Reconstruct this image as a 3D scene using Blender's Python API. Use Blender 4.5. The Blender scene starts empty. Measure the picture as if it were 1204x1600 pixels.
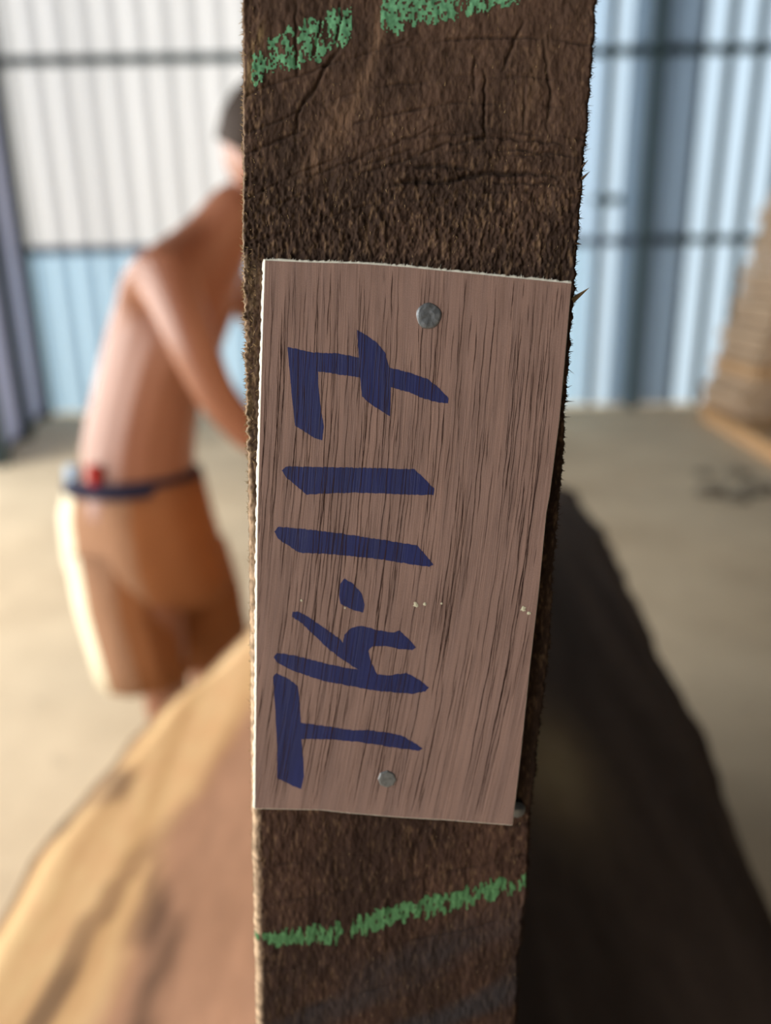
import bpy, bmesh, math, random
import numpy as np
from mathutils import Vector, Matrix, noise as mnoise

random.seed(7)
rng = np.random.default_rng(7)
SC = bpy.context.scene
COL = SC.collection

# ------------------------------------------------------------------ camera
F = 1203.0                     # focal length in pixels of the 1204x1600 frame
W, H = 1204, 1600
CAM = np.array([0.0, 0.0, 1.35])
_d = np.array([65.0, 3800.0, 1203.0]); _d /= np.linalg.norm(_d)      # gravity in camera axes (right, down, forward)
_z = -_d
_y = np.array([0, 0, 1.0]) - np.dot([0, 0, 1.0], _d) * _d; _y /= np.linalg.norm(_y)
_x = np.cross(_y, _z)
M = np.array([_x, _y, _z])     # world <- camera axes

cam = bpy.data.cameras.new('camera')
cam.sensor_fit = 'VERTICAL'; cam.sensor_height = 36.0
cam.lens = F / H * 36.0
cam.clip_start = 0.01; cam.clip_end = 200
cam.dof.use_dof = True
cam.dof.focus_distance = 0.190
cam.dof.aperture_fstop = cam.lens / 5.0
camo = bpy.data.objects.new('camera', cam); COL.objects.link(camo)
R_ = M @ np.array([[1, 0, 0], [0, -1, 0], [0, 0, -1]], float).T
camo.matrix_world = Matrix([[*R_[0], CAM[0]], [*R_[1], CAM[1]], [*R_[2], CAM[2]], [0, 0, 0, 1]])
SC.camera = camo

# ------------------------------------------------------------------ world, light, exposure
SKY = 1.25
DOOR_W = 400.0
BACK_W = 9.0
wd = bpy.data.worlds.new('sky'); SC.world = wd; wd.use_nodes = True
bg = wd.node_tree.nodes['Background']
bg.inputs[0].default_value = (0.86, 0.94, 1.0, 1); bg.inputs[1].default_value = SKY

def area(name, loc, direction, sx, sy, power, color):
    l = bpy.data.lights.new(name, 'AREA'); l.shape = 'RECTANGLE'; l.size = sx; l.size_y = sy
    l.energy = power; l.color = color
    o = bpy.data.objects.new(name, l); COL.objects.link(o)
    o.location = loc; o.rotation_euler = Vector(direction).to_track_quat('-Z', 'Y').to_euler()
    return o
# daylight entering through the open left side of the shed; added weak fill from behind the camera
area('doorway_daylight', (-3.75, 0.9, 1.75), (1, 0.10, -0.14), 8.2, 3.0, DOOR_W, (1.0, 0.94, 0.86))
area('back_fill', (-2.4, -3.3, 2.2), (0.35, 1, -0.05), 2.0, 2.4, BACK_W, (1.0, 0.92, 0.86))

sun = bpy.data.lights.new('sun', 'SUN'); sun.energy = 2.6; sun.angle = math.radians(1.5); sun.color = (1.0, 0.95, 0.88)
suno = bpy.data.objects.new('sun', sun); COL.objects.link(suno)
suno.rotation_euler = Vector((-0.75, -0.45, -0.75)).to_track_quat('-Z', 'Y').to_euler()     # behind the back wall, shining on its outside

SC.view_settings.view_transform = 'Standard'
SC.view_settings.look = 'None'
SC.view_settings.exposure = 0.0
SC.view_settings.gamma = 1.0
SC.view_settings.use_curve_mapping = False
SC.cycles.use_denoising = True

# ------------------------------------------------------------------ geometry of the view
def ray(px, py):
    """world directions of the photograph's pixels (arrays allowed)"""
    px = np.asarray(px, float); py = np.asarray(py, float)
    v = np.stack([(px - W / 2) / F, (py - H / 2) / F, np.ones_like(px)], -1)
    return v @ M.T
def on_z(px, py, z):
    r = ray(px, py); t = (z - CAM[2]) / r[..., 2]
    return CAM + r * t[..., None]
def on_y(px, py, y):
    r = ray(px, py); t = (y - CAM[1]) / r[..., 1]
    return CAM + r * t[..., None]
def P(px, py, y):
    return Vector(on_y(px, py, y))

# the end face of the upright slab: local axes U right, V up, N towards the camera
_dc = np.array([-0.0256, 0.975, 0.2197]); _dc /= np.linalg.norm(_dc)
_uc = np.array([1.0, 0.0256, 0.0]); _uc -= _uc.dot(_dc) * _dc; _uc /= np.linalg.norm(_uc)
U3 = M @ _uc; V3 = M @ (-_dc); N3 = np.cross(U3, V3)
O3 = CAM + M @ np.array([0, 0, 0.2])
FR = Matrix([[U3[0], V3[0], N3[0], O3[0]], [U3[1], V3[1], N3[1], O3[1]], [U3[2], V3[2], N3[2], O3[2]], [0, 0, 0, 1]])
def face(px, py, h0=0.0, a=0.0, b=0.0):
    """pixels -> local (u, v, h) on the plane h = h0 + a*u + b*v of the slab's frame"""
    r = ray(px, py)
    c = CAM - O3
    cu, cv, cn = c.dot(U3), c.dot(V3), c.dot(N3)
    ru, rv, rn = r @ U3, r @ V3, r @ N3
    t = (h0 + a * cu + b * cv - cn) / (rn - a * ru - b * rv)
    return np.stack([cu + t * ru, cv + t * rv, cn + t * rn], -1)

# ------------------------------------------------------------------ helpers
def lin(r, g, b, k=1.0):
    f = lambda c: ((c / 255 + 0.055) / 1.055) ** 2.4 if c > 10 else c / 255 / 12.92
    return (f(r) * k, f(g) * k, f(b) * k, 1.0)

def link(name, me, parent=None, mat=None, loc=None):
    o = bpy.data.objects.new(name, me); COL.objects.link(o)
    if mat is not None and me is not None:
        for m in (mat if isinstance(mat, (list, tuple)) else [mat]): me.materials.append(m)
    if parent is not None: o.parent = parent
    if loc is not None: o.location = loc
    return o
def mesh(name, verts, faces, smooth=False):
    me = bpy.data.meshes.new(name)
    me.from_pydata([tuple(map(float, v)) for v in verts], [], [tuple(map(int, f)) for f in faces]); me.update()
    if smooth: me.polygons.foreach_set('use_smooth', [True] * len(me.polygons))
    return me
def fast_mesh(name, verts, quads, smooth=True):
    me = bpy.data.meshes.new(name)
    verts = np.ascontiguousarray(verts, np.float32); quads = np.ascontiguousarray(quads, np.int32)
    me.vertices.add(len(verts)); me.vertices.foreach_set('co', verts.ravel())
    me.loops.add(quads.size); me.loops.foreach_set('vertex_index', quads.ravel())
    me.polygons.add(len(quads)); me.polygons.foreach_set('loop_start', np.arange(0, quads.size, 4, dtype=np.int32))
    me.polygons.foreach_set('loop_total', np.full(len(quads), 4, np.int32))
    me.polygons.foreach_set('use_smooth', np.full(len(quads), smooth))
    me.update(); me.validate()
    return me
def bm_mesh(name, bm, smooth=False):
    me = bpy.data.meshes.new(name); bm.to_mesh(me); bm.free()
    if smooth: me.polygons.foreach_set('use_smooth', [True] * len(me.polygons))
    return me
def empty(name, loc=(0, 0, 0), rz=0.0):
    o = bpy.data.objects.new(name, None); COL.objects.link(o); o.location = loc; o.rotation_euler = (0, 0, rz)
    o.empty_display_size = 0.05
    return o
def tag(o, label, cat, group=None, kind=None):
    o['label'] = label; o['category'] = cat
    if group: o['group'] = group
    if kind: o['kind'] = kind
    return o
def structure(o):
    o['kind'] = 'structure'; return o
def box(bm, c, s, rot=None):
    r = bmesh.ops.create_cube(bm, size=1.0)
    m = Matrix.Translation(Vector(c)) @ (rot.to_4x4() if rot is not None else Matrix()) @ Matrix.Diagonal((*s, 1))
    bmesh.ops.transform(bm, matrix=m, verts=r['verts']); return r['verts']
def set_col(me, cols, name='col'):
    a = me.color_attributes.new(name, 'FLOAT_COLOR', 'POINT')
    a.data.foreach_set('color', np.ascontiguousarray(cols, np.float32).ravel())
def interp(y, pts):
    p = np.array(sorted(pts)); return np.interp(y, p[:, 0], p[:, 1])

def vnoise(x, y, seed=0):
    """smooth value noise in 0..1"""
    xi = np.floor(x).astype(np.int64); yi = np.floor(y).astype(np.int64)
    fx = x - xi; fy = y - yi
    fx = fx * fx * (3 - 2 * fx); fy = fy * fy * (3 - 2 * fy)
    def hsh(a, b):
        n = (a * 374761393 + b * 668265263 + seed * 974634777) & 0xFFFFFFFF
        n = ((n ^ (n >> 13)) * 1274126177) & 0xFFFFFFFF
        n = n ^ (n >> 16)
        return (n & 0xFFFFFF) / float(0xFFFFFF)
    return (hsh(xi, yi) * (1 - fx) + hsh(xi + 1, yi) * fx) * (1 - fy) + (hsh(xi, yi + 1) * (1 - fx) + hsh(xi + 1, yi + 1) * fx) * fy
def fbm(x, y, seed=0, o=4):
    s = 0; a = 0.5; t = 0
    for i in range(o):
        s = s + a * vnoise(x * 2 ** i, y * 2 ** i, seed + i * 17); t += a; a *= 0.5
    return s / t
def seg_dist(px, py, pts):
    """distance to a polyline and the parameter along it"""
    best = np.full(px.shape, 1e9); par = np.zeros(px.shape); n = len(pts) - 1
    for i in range(n):
        (x0, y0), (x1, y1) = pts[i], pts[i + 1]
        dx, dy = x1 - x0, y1 - y0
        t = np.clip(((px - x0) * dx + (py - y0) * dy) / (dx * dx + dy * dy), 0, 1)
        d = np.hypot(px - x0 - t * dx, py - y0 - t * dy)
        m = d < best; best[m] = d[m]; par[m] = (i + t[m]) / n
    return best, par

# ------------------------------------------------------------------ materials
class NT:
    def __init__(s, name):
        s.m = bpy.data.materials.new(name); s.m.use_nodes = True; s.t = s.m.node_tree
        s.b = s.t.nodes['Principled BSDF']; s.out = s.t.nodes['Material Output']
    def n(s, typ, **k):
        nd = s.t.nodes.new(typ)
        for a, v in k.items():
            if a.startswith('_'): nd.inputs[a[1:].replace('_', ' ')].default_value = v
            else: setattr(nd, a, v)
        return nd
    def l(s, a, b): s.t.links.new(a, b)
    def noise(s, vec, scale, detail=3, rough=0.6):
        nd = s.n('ShaderNodeTexNoise'); nd.inputs['Scale'].default_value = scale
        nd.inputs['Detail'].default_value = detail; nd.inputs['Roughness'].default_value = rough
        if vec is not None: s.l(vec, nd.inputs['Vector'])
        return nd.outputs['Fac']
    def mapping(s, vec, scale=(1, 1, 1), rot=(0, 0, 0)):
        nd = s.n('ShaderNodeMapping'); nd.inputs['Scale'].default_value = scale; nd.inputs['Rotation'].default_value = rot
        s.l(vec, nd.inputs['Vector']); return nd.outputs[0]
    def rng(s, v, a, b, c=0.0, d=1.0):
        nd = s.n('ShaderNodeMapRange'); s.l(v, nd.inputs[0])
        for i, x in enumerate((a, b, c, d)): nd.inputs[i + 1].default_value = x
        return nd.outputs[0]
    def mix(s, f, a, b, mode='MIX'):
        nd = s.n('ShaderNodeMix', data_type='RGBA', blend_type=mode)
        for sock, v in ((0, f), (6, a), (7, b)):
            if isinstance(v, (int, float)): nd.inputs[sock].default_value = v
            elif isinstance(v, tuple): nd.inputs[sock].default_value = v
            else: s.l(v, nd.inputs[sock])
        return nd.outputs[2]
    def bump(s, h, strength, dist):
        nd = s.n('ShaderNodeBump'); nd.inputs['Strength'].default_value = strength; nd.inputs['Distance'].default_value = dist
        s.l(h, nd.inputs['Height']); s.l(nd.outputs[0], s.b.inputs['Normal']); return nd
    def math(s, op, a, b=0.0):
        nd = s.n('ShaderNodeMath', operation=op)
        for i, v in enumerate((a, b)):
            if isinstance(v, (int, float)): nd.inputs[i].default_value = v
            else: s.l(v, nd.inputs[i])
        return nd.outputs[0]
    def base(s, c):
        if isinstance(c, tuple): s.b.inputs['Base Color'].default_value = c
        else: s.l(c, s.b.inputs['Base Color'])
    def rough(s, r, spec=0.4, metal=0.0):
        s.b.inputs['Roughness'].default_value = r; s.b.inputs['Specular IOR Level'].default_value = spec
        s.b.inputs['Metallic'].default_value = metal
    def obj(s): return s.n('ShaderNodeTexCoord').outputs['Object']

def simple(name, c, rough=0.7, spec=0.3, metal=0.0, var=0.15, scale=8.0):
    t = NT(name); o = t.obj(); f = t.noise(o, scale)
    dark = tuple(x * (1 - var) for x in c[:3]) + (1,); light = tuple(min(1, x * (1 + var)) for x in c[:3]) + (1,)
    t.base(t.mix(f, dark, light)); t.rough(rough, spec, metal); return t.m

def attr_mat(name, attr='col', rough=0.85, spec=0.12, nscale=2200.0, bump=0.45, bdist=0.00025):
    t = NT(name); a = t.n('ShaderNodeAttribute', attribute_name=attr)
    f = t.noise(t.mapping(t.obj(), (1.0, 0.35, 1.0)), nscale, 3)
    t.base(t.mix(0.35, a.outputs['Color'], t.mix(f, (0.25, 0.25, 0.25, 1), (1, 1, 1, 1)), 'OVERLAY'))
    t.rough(rough, spec); t.bump(f, bump, bdist); return t.m

def grain(name, base_a, base_b, line, k=1.0, rough=0.75, spec=0.15):
    """open-pored veneer; the UV map is in millimetres, U across the grain"""
    t = NT(name); uv = t.n('ShaderNodeUVMap', uv_map='grain').outputs[0]
    warp = t.noise(t.mapping(uv, (0.05, 0.02, 1)), 1.0, 2)
    c0 = t.noise(t.mapping(uv, (0.55, 0.012, 1)), 1.0, 3)
    n1 = t.noise(t.mapping(uv, (0.85, 0.007, 1)), 1.0, 1.5, 0.5)
    n2 = t.noise(t.mapping(uv, (2.1, 0.025, 1)), 1.0, 1.5, 0.5)
    n3 = t.noise(t.mapping(uv, (5.0, 0.12, 1)), 1.0, 2, 0.6)
    fine = t.noise(t.mapping(uv, (9.0, 5.0, 1)), 1.0, 2, 0.7)
    ridge = lambda n, c, w: t.rng(t.math('ABSOLUTE', t.math('SUBTRACT', n, c)), 0.0, w, 1.0, 0.0)
    l1 = ridge(n1, 0.44, 0.085); l2 = ridge(n2, 0.53, 0.10); l3 = t.rng(n3, 0.45, 0.30, 0.0, 1.0)
    dens = t.rng(t.noise(t.mapping(uv, (0.25, 0.03, 1)), 1.0, 2), 0.38, 0.58, 0.25, 1.0)
    lines = t.math('MINIMUM', t.math('MULTIPLY', t.math('MAXIMUM', t.math('MULTIPLY', l1, 0.35), t.math('MAXIMUM', t.math('MULTIPLY', l2, 0.32), t.math('MULTIPLY', l3, 0.38))), dens), 1.0)
    col = t.mix(t.rng(c0, 0.3, 0.7), base_a, base_b)
    col = t.mix(0.85, col, t.mix(t.rng(fine, 0.3, 0.75), (0.30, 0.30, 0.30, 1), (0.72, 0.72, 0.72, 1)), 'OVERLAY')
    col = t.mix(t.math('MULTIPLY', lines, k), col, line)
    t.base(col); t.rough(rough, spec)
    t.bump(t.math('SUBTRACT', t.math('MULTIPLY', fine, 0.35), lines), 0.5, 0.00025)
    return t.m

m_face = attr_mat('end_grain_wood')
m_side = attr_mat('sawn_side_wood', nscale=60.0, bump=0.4, bdist=0.001, rough=0.8)
m_tag = grain('veneer', lin(134, 110, 102, 1.06), lin(150, 122, 111, 1.06), lin(62, 44, 37), 0.92)
m_ink = grain('blue_marker_ink', lin(28, 34, 82), lin(34, 42, 98), lin(14, 15, 38), 0.85, rough=0.55, spec=0.3)
m_edge = simple('raw_veneer_edge', (0.85, 0.80, 0.66, 1), 0.6, 0.3, var=0.35, scale=900)
m_nail = simple('nail_steel', (0.22, 0.235, 0.25, 1), 0.42, 0.5, 0.75, var=0.5, scale=900)
m_chalk = simple('green_chalk', (0.13, 0.33, 0.18, 1), 0.95, 0.05, var=0.45, scale=1300)
m_chalk_dull = simple('dull_green_chalk', (0.085, 0.20, 0.085, 1), 0.95, 0.05, var=0.45, scale=1300)
m_fleck = simple('pale_paint', (0.55, 0.52, 0.38, 1), 0.8, 0.1, var=0.2, scale=900)
m_fibre = simple('pale_wood_fibre', (0.33, 0.23, 0.12, 1), 0.8, 0.1, var=0.4, scale=400)
m_fibre_dark = simple('dark_wood_fibre', (0.10, 0.06, 0.035, 1), 0.8, 0.1, var=0.4, scale=400)

def sheet_mat(name, c, tr):
    t = NT(name)
    col = t.mix(t.noise(t.mapping(t.obj(), (1.0, 1.0, 0.15)), 2.5, 3), tuple(x * 0.82 for x in c[:3]) + (1,), c)
    tl = t.n('ShaderNodeBsdfTranslucent'); t.l(col, tl.inputs[0])
    t.base(col); t.rough(0.5, 0.4)
    mx = t.n('ShaderNodeMixShader'); mx.inputs[0].default_value = tr
    t.l(t.b.outputs[0], mx.inputs[1]); t.l(tl.outputs[0], mx.inputs[2]); t.l(mx.outputs[0], t.out.inputs[0])
    return t.m
m_sun_sheet = sheet_mat('sun_tint_sheet', (0.95, 0.93, 0.92, 1), 0.75)  # sun on the sheet's outside is put into this white
m_sky_sheet = sheet_mat('sky_tint_sheet', (0.60, 0.80, 0.95, 1), 0.85)  # same sheeting lit by sky alone, put into the colour
m_sky_sheet2 = sheet_mat('bright_sky_tint_sheet', (0.66, 0.82, 0.98, 1), 0.85)
m_flange_glow = sheet_mat('flange_glow', (0.42, 0.47, 0.53, 1), 0.8)
m_lilac = sheet_mat('lilac_sheet', (0.55, 0.56, 0.72, 1), 0.6)
m_post_shade = simple('post_steel_valley_shade', (0.02, 0.035, 0.035, 1), 0.6, 0.3)  # steel of the posts, also painted shade in the gate's valleys
m_steel = simple('dark_green_steel', (0.06, 0.10, 0.11, 1), 0.5, 0.4, 0.2, var=0.2)
m_bluesteel = simple('grey_blue_steel', (0.17, 0.23, 0.32, 1), 0.5, 0.4, 0.2, var=0.15)

def floor_mat():
    t = NT('sandy_floor'); o = t.obj()
    a = t.noise(o, 1.3, 5); b = t.noise(o, 9.0, 4); c = t.noise(o, 0.5, 2)
    col = t.mix(t.rng(a, 0.35, 0.65), lin(198, 178, 150), lin(226, 206, 176))
    col = t.mix(t.rng(b, 0.62, 0.75, 0, 0.55), col, lin(140, 122, 104))
    col = t.mix(t.rng(c, 0.4, 0.6, 0, 0.4), col, lin(214, 200, 176))
    t.base(col); t.rough(0.95, 0.1); t.bump(b, 0.4, 0.01); return t.m
m_floor = floor_mat()
m_roof = simple('dull_roof_metal', (0.10, 0.10, 0.10, 1), 0.7, 0.2)
m_dullwall = simple('dull_grey_sheet', (0.05, 0.05, 0.05, 1), 0.8, 0.2)

# ------------------------------------------------------------------ the shed
YW = 7.65
def quad(name, pts, mat):
    return link(name, mesh(name, pts, [tuple(range(len(pts)))]), mat=mat)
structure(quad('floor', [(-14, -6, 0), (12, -6, 0), (12, 16, 0), (-14, 16, 0)], m_floor))
bm = bmesh.new(); box(bm, (0.55, 1.8, 4.65), (8.9, 12.2, 0.1)); structure(link('ceiling', bm_mesh('ceiling', bm), mat=m_roof))
bm = bmesh.new(); box(bm, (5.0, 1.8, 2.3), (0.1, 12.0, 4.6)); structure(link('wall_right', bm_mesh('wall_right', bm), mat=m_dullwall))
bm = bmesh.new(); box(bm, (1.4, -4.1, 2.3), (7.0, 0.1, 4.6)); structure(link('wall_front', bm_mesh('wall_front', bm), mat=m_dullwall))

def corrugated(name, x0, x1, z0, z1, pitch, depth, flat=0.5, x_ref=0.0):
    """trapezoidal sheet in the XZ plane, a thin closed shell"""
    prof = []; k0 = math.floor((x0 - x_ref) / pitch) - 1; k1 = math.ceil((x1 - x_ref) / pitch) + 1
    w = pitch * flat; s = pitch * 0.12
    for k in range(k0, k1 + 1):
        c = x_ref + k * pitch
        prof += [(c - w / 2, 0), (c + w / 2, 0), (c + w / 2 + s, depth), (c + pitch - w / 2 - s, depth)]
    xs = [p[0] for p in prof]; ys = [p[1] for p in prof]
    px = [x0] + [x for x in xs if x0 < x < x1] + [x1]
    pts = [(x, float(np.interp(x, xs, ys))) for x in px]
    v = []; f = []
    for x, y in pts: v += [(x, y, z0), (x, y, z1)]
    for i in range(len(pts) - 1): f.append((2 * i, 2 * i + 2, 2 * i + 3, 2 * i + 1))
    return mesh(name, v, f)

wall = structure(empty('wall_back', (0, YW, 0)))
Z1, Z2 = 1.56, 3.12        # heights of the horizontal rails
XP = 2.60                  # x of the gate post
# left of the gate post: sunlight painted white above the rail, skylight blue below
PITCH = 0.232
x = -3.60; i = 0
while x < 1.94:
    x1 = min(x + 4 * PITCH, 1.95)
    for (z0, z1, mt) in ((0.03, Z1, m_sky_sheet), (Z1, 4.6, m_sun_sheet if x1 < 0.9 else m_sky_sheet2)):
        o = link('corrugated_sheet', corrugated('corrugated_sheet', x, x1 + 0.004, z0, z1, PITCH, 0.07, 0.40), wall, mt)
        o['label'] = 'translucent sheet, sun behind it painted white' if mt is m_sun_sheet else 'translucent sheet, skylight painted blue'
    x = x1
x = 1.93
while x < 4.95:
    x1 = min(x + 4 * 0.262, 4.98)
    o = link('corrugated_sheet', corrugated('corrugated_sheet', x, x1, 0.03, 4.6, 0.262, 0.035, 0.70, 2.18), wall, m_sky_sheet2)
    o['label'] = 'translucent sheet, skylight painted blue'
    x = x1
# dark strips added for the shade in the gate sheet's valleys
ribm = None
for k in range(0, 12):
    cx = 2.18 - 0.131 + k * 0.262
    if cx > 4.9: break
    bm = bmesh.new(); box(bm, (0, -0.012, 2.3), (0.06, 0.045, 4.56))
    link('valley_shade', bm_mesh('valley_shade', bm), wall, m_post_shade, (cx, 0, 0))
def rail(x0, x1, z, r, mat, y=-0.06, name='rail'):
    bm = bmesh.new()
    box(bm, ((x0 + x1) / 2, y, z), (x1 - x0, 0.05, 2 * r)); box(bm, ((x0 + x1) / 2, y - 0.03, z - r), (x1 - x0, 0.08, 0.012))
    o = link(name, bm_mesh(name, bm), wall, mat); return o
rail(-3.6, XP, Z2, 0.035, m_steel); rail(-3.6, XP, Z1, 0.035, m_bluesteel)
rail(XP, 4.98, Z2, 0.035, m_steel); rail(XP, 4.98, Z1, 0.035, m_steel)
bm = bmesh.new(); box(bm, (-0.17, -0.10, 2.3), (0.055, 0.10, 4.6)); box(bm, (-0.17, -0.155, 2.3), (0.085, 0.012, 4.6)); box(bm, (-0.17, -0.045, 2.3), (0.085, 0.012, 4.6))
link('gate_post', bm_mesh('gate_post', bm), wall, m_steel, (XP, 0, 0))
o = link('post_side_sheet', corrugated('post_side_sheet', -0.14, 0.20, 0.03, 4.6, 0.17, 0.02, 0.5), wall, m_flange_glow, (XP, -0.085, 0)); o['label'] = 'gate post flange, made translucent to look brighter'  # post flange added as a translucent sheet to brighten it
o = link('post_side_sheet', corrugated('post_side_sheet', -0.40, -0.22, 0.03, 4.6, 0.17, 0.02, 0.5), wall, sheet_mat('mid_blue_sheet', (0.54, 0.64, 0.74, 1), 0.8), (XP, -0.085, 0)); o['label'] = 'mid-blue narrow sheet left of the gate post'
p = on_y(950, 312, YW - 0.15)
bm = bmesh.new(); box(bm, (0, 0, 0), (0.26, 0.06, 0.07)); box(bm, (-0.06, -0.03, -0.05), (0.06, 0.05, 0.10))
link('gate_latch', bm_mesh('gate_latch', bm), wall, m_steel, (p[0], -0.12, p[2]))

# left wall: a short run of sheets between steel posts, turned a little towards the room
wl = structure(empty('wall_left', (-3.40, YW - 0.10, 0), math.radians(-76.4)))
for i in range(2):
    o = link('corrugated_sheet', corrugated('corrugated_sheet', i * 1.05, i * 1.05 + 1.05, 0.05, 4.6, 0.21, 0.04), wl, m_lilac)
for xx in (0.02, 1.08, 2.05):
    bm = bmesh.new(); box(bm, (xx, 0.085, 2.3), (0.13, 0.08, 4.6)); link('steel_post', bm_mesh('steel_post', bm), wl, m_post_shade)
bm = bmesh.new(); box(bm, (1.05, -0.02, 0.03), (2.1, 0.12, 0.06)); link('kerb', bm_mesh('kerb', bm), wl, simple('kerb_concrete', lin(120, 112, 104), 0.9))

# ------------------------------------------------------------------ lying slab under the upright one
ZT = 0.75
def lying_slab(name, zt, th, left, right, seed, nx=90, ny=140, y0=None, y1=None):
    """live-edged slab: left / right are lists of (y, x) of its top edges"""
    ys = np.linspace(y0, y1, ny)
    xl = interp(ys, left) + 0.012 * (fbm(ys * 6, ys * 0, seed) - 0.5) * 2; xr = interp(ys, right) + 0.012 * (fbm(ys * 7, ys * 0 + 4, seed) - 0.5) * 2
    s = np.linspace(0, 1, nx)
    X = xl[:, None] + (xr - xl)[:, None] * s[None]; Y = np.repeat(ys[:, None], nx, 1)
    Z = zt - 0.006 * fbm(X * 6, Y * 1.5, seed + 3)
    e = np.minimum(X - xl[:, None], xr[:, None] - X); Z -= 0.02 * np.clip(1 - e / 0.03, 0, 1) ** 2
    lf = np.clip((X - xl[:, None]) , 0, 1)
    # colour: pale sapwood along both live edges, brown heartwood, dark streaks
    grainn = fbm(X * 30 + 1.5 * fbm(Y * 2, X * 3, seed + 9), Y * 1.6, seed + 5)
    big = fbm(X * 5, Y * 2.5, seed + 11)
    sap = np.clip(1 - (lf - 0.13 - 0.05 * (fbm(Y * 5, X * 0, seed + 2) - .5)) / 0.03, 0, 1)
    heart = np.stack([np.interp(big, [0.25, 0.75], [a, b]) for a, b in ((0.36, 0.54), (0.22, 0.34), (0.145, 0.235))], -1)
    sapc = np.stack([np.interp(grainn, [0.3, 0.7], [a, b]) for a, b in ((0.52, 0.78), (0.32, 0.54), (0.15, 0.30))], -1)
    c = heart * (1 - sap[..., None]) + sapc * sap[..., None]
    streak = np.clip((np.abs(lf - 0.12 - 0.03 * np.sin(Y * 9)) < 0.014) * (vnoise(Y * 5, Y * 0, seed + 8) - 0.35) * 3, 0, 0.75)
    spots = np.clip((fbm(X * 14, Y * 5, seed + 21) - 0.66) * 9, 0, 0.7) * (lf < 0.35)
    c = c * (1 - np.maximum(streak, spots)[..., None]) + np.array([0.09, 0.06, 0.045]) * np.maximum(streak, spots)[..., None]
    c *= (0.8 + 0.4 * grainn)[..., None]
    c0_ = c
    c = np.concatenate([c, np.ones(c.shape[:2] + (1,))], -1)
    # right half darkened for the upright slab's shade, and one gleam painted in
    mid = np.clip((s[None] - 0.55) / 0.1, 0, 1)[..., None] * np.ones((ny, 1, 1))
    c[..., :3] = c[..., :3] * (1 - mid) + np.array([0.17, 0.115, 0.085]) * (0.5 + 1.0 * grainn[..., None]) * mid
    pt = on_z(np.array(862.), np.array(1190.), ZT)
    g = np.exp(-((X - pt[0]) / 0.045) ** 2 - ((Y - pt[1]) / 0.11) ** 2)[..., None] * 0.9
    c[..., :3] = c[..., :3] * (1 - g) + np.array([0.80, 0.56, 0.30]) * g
    top = np.stack([X, Y, Z], -1).reshape(-1, 3)
    idx = np.arange(nx * ny).reshape(ny, nx)
    q = np.stack([idx[:-1, :-1], idx[:-1, 1:], idx[1:, 1:], idx[1:, :-1]], -1).reshape(-1, 4)
    V = [top]; Q = [q]; CC = [c.reshape(-1, 4)]; n = len(top)
    # sides: bark-brown bulging live edges and the two sawn ends
    ring = np.concatenate([idx[0, :], idx[1:, -1], idx[-1, -2::-1], idx[-2:0:-1, 0]])
    ct = top[ring]; cen = top.mean(0)
    prev = ring; m = len(ring)
    for j, (dz, out) in enumerate(((0.25, 0.012), (0.6, 0.018), (1.0, 0.0))):
        vv = ct.copy(); vv[:, 2] = zt - th * dz
        dirx = np.sign(vv[:, 0] - cen[0]); side = (np.arange(m) >= nx) & (np.arange(m) < nx + ny - 1) | (np.arange(m) >= nx + ny - 1 + nx - 1)
        vv[:, 0] += dirx * out * side * (0.6 + vnoise(vv[:, 1] * 14, vv[:, 2] * 30, seed + 40)); V.append(vv)
        cur = np.arange(n, n + m); n += m
        Q.append(np.stack([prev, cur, np.roll(cur, -1), np.roll(prev, -1)], -1))
        cc = np.ones((m, 4)); cc[:, :3] = np.array([0.16, 0.10, 0.065]) * (0.6 + 0.8 * vnoise(ct[:, 1] * 40, ct[:, 0] * 40 + j, seed))[:, None]
        CC.append(cc); prev = cur
    V = np.concatenate(V); Q = np.concatenate(Q); CC = np.concatenate(CC)
    me = fast_mesh(name, V, Q, True)
    bmf = bmesh.new(); bmf.from_mesh(me); bmf.verts.ensure_lookup_table()
    bmf.faces.new([bmf.verts[i] for i in prev]); bmf.to_mesh(me); bmf.free()
    set_col(me, CC); return me
def slab_edges(pix, zt):
    p = on_z(np.array([a for a, b in pix]), np.array([b for a, b in pix]), zt)
    return [(float(v[1]), float(v[0])) for v in p]
Lp = slab_edges([(-160, 1640), (0, 1431), (67, 1322), (142, 1229), (210, 1150), (262, 1090), (380, 985)], ZT)
Rp = slab_edges([(892, 762), (930, 812), (965, 880), (1000, 960), (1050, 1060), (1100, 1180), (1150, 1290), (1204, 1390), (1290, 1600)], ZT)
Lp.append((2.16, -0.02))
m_lying = m_side
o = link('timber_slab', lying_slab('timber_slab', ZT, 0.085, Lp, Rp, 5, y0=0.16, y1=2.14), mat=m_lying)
tag(o, 'wide brown live-edge slab lying flat, topmost of the pile, with pale sapwood edge', 'slab')
lower = [(0.985, 'wide live-edge slab directly under the topmost flat slab of the pile'), ]
zt = ZT - 0.085
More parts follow.
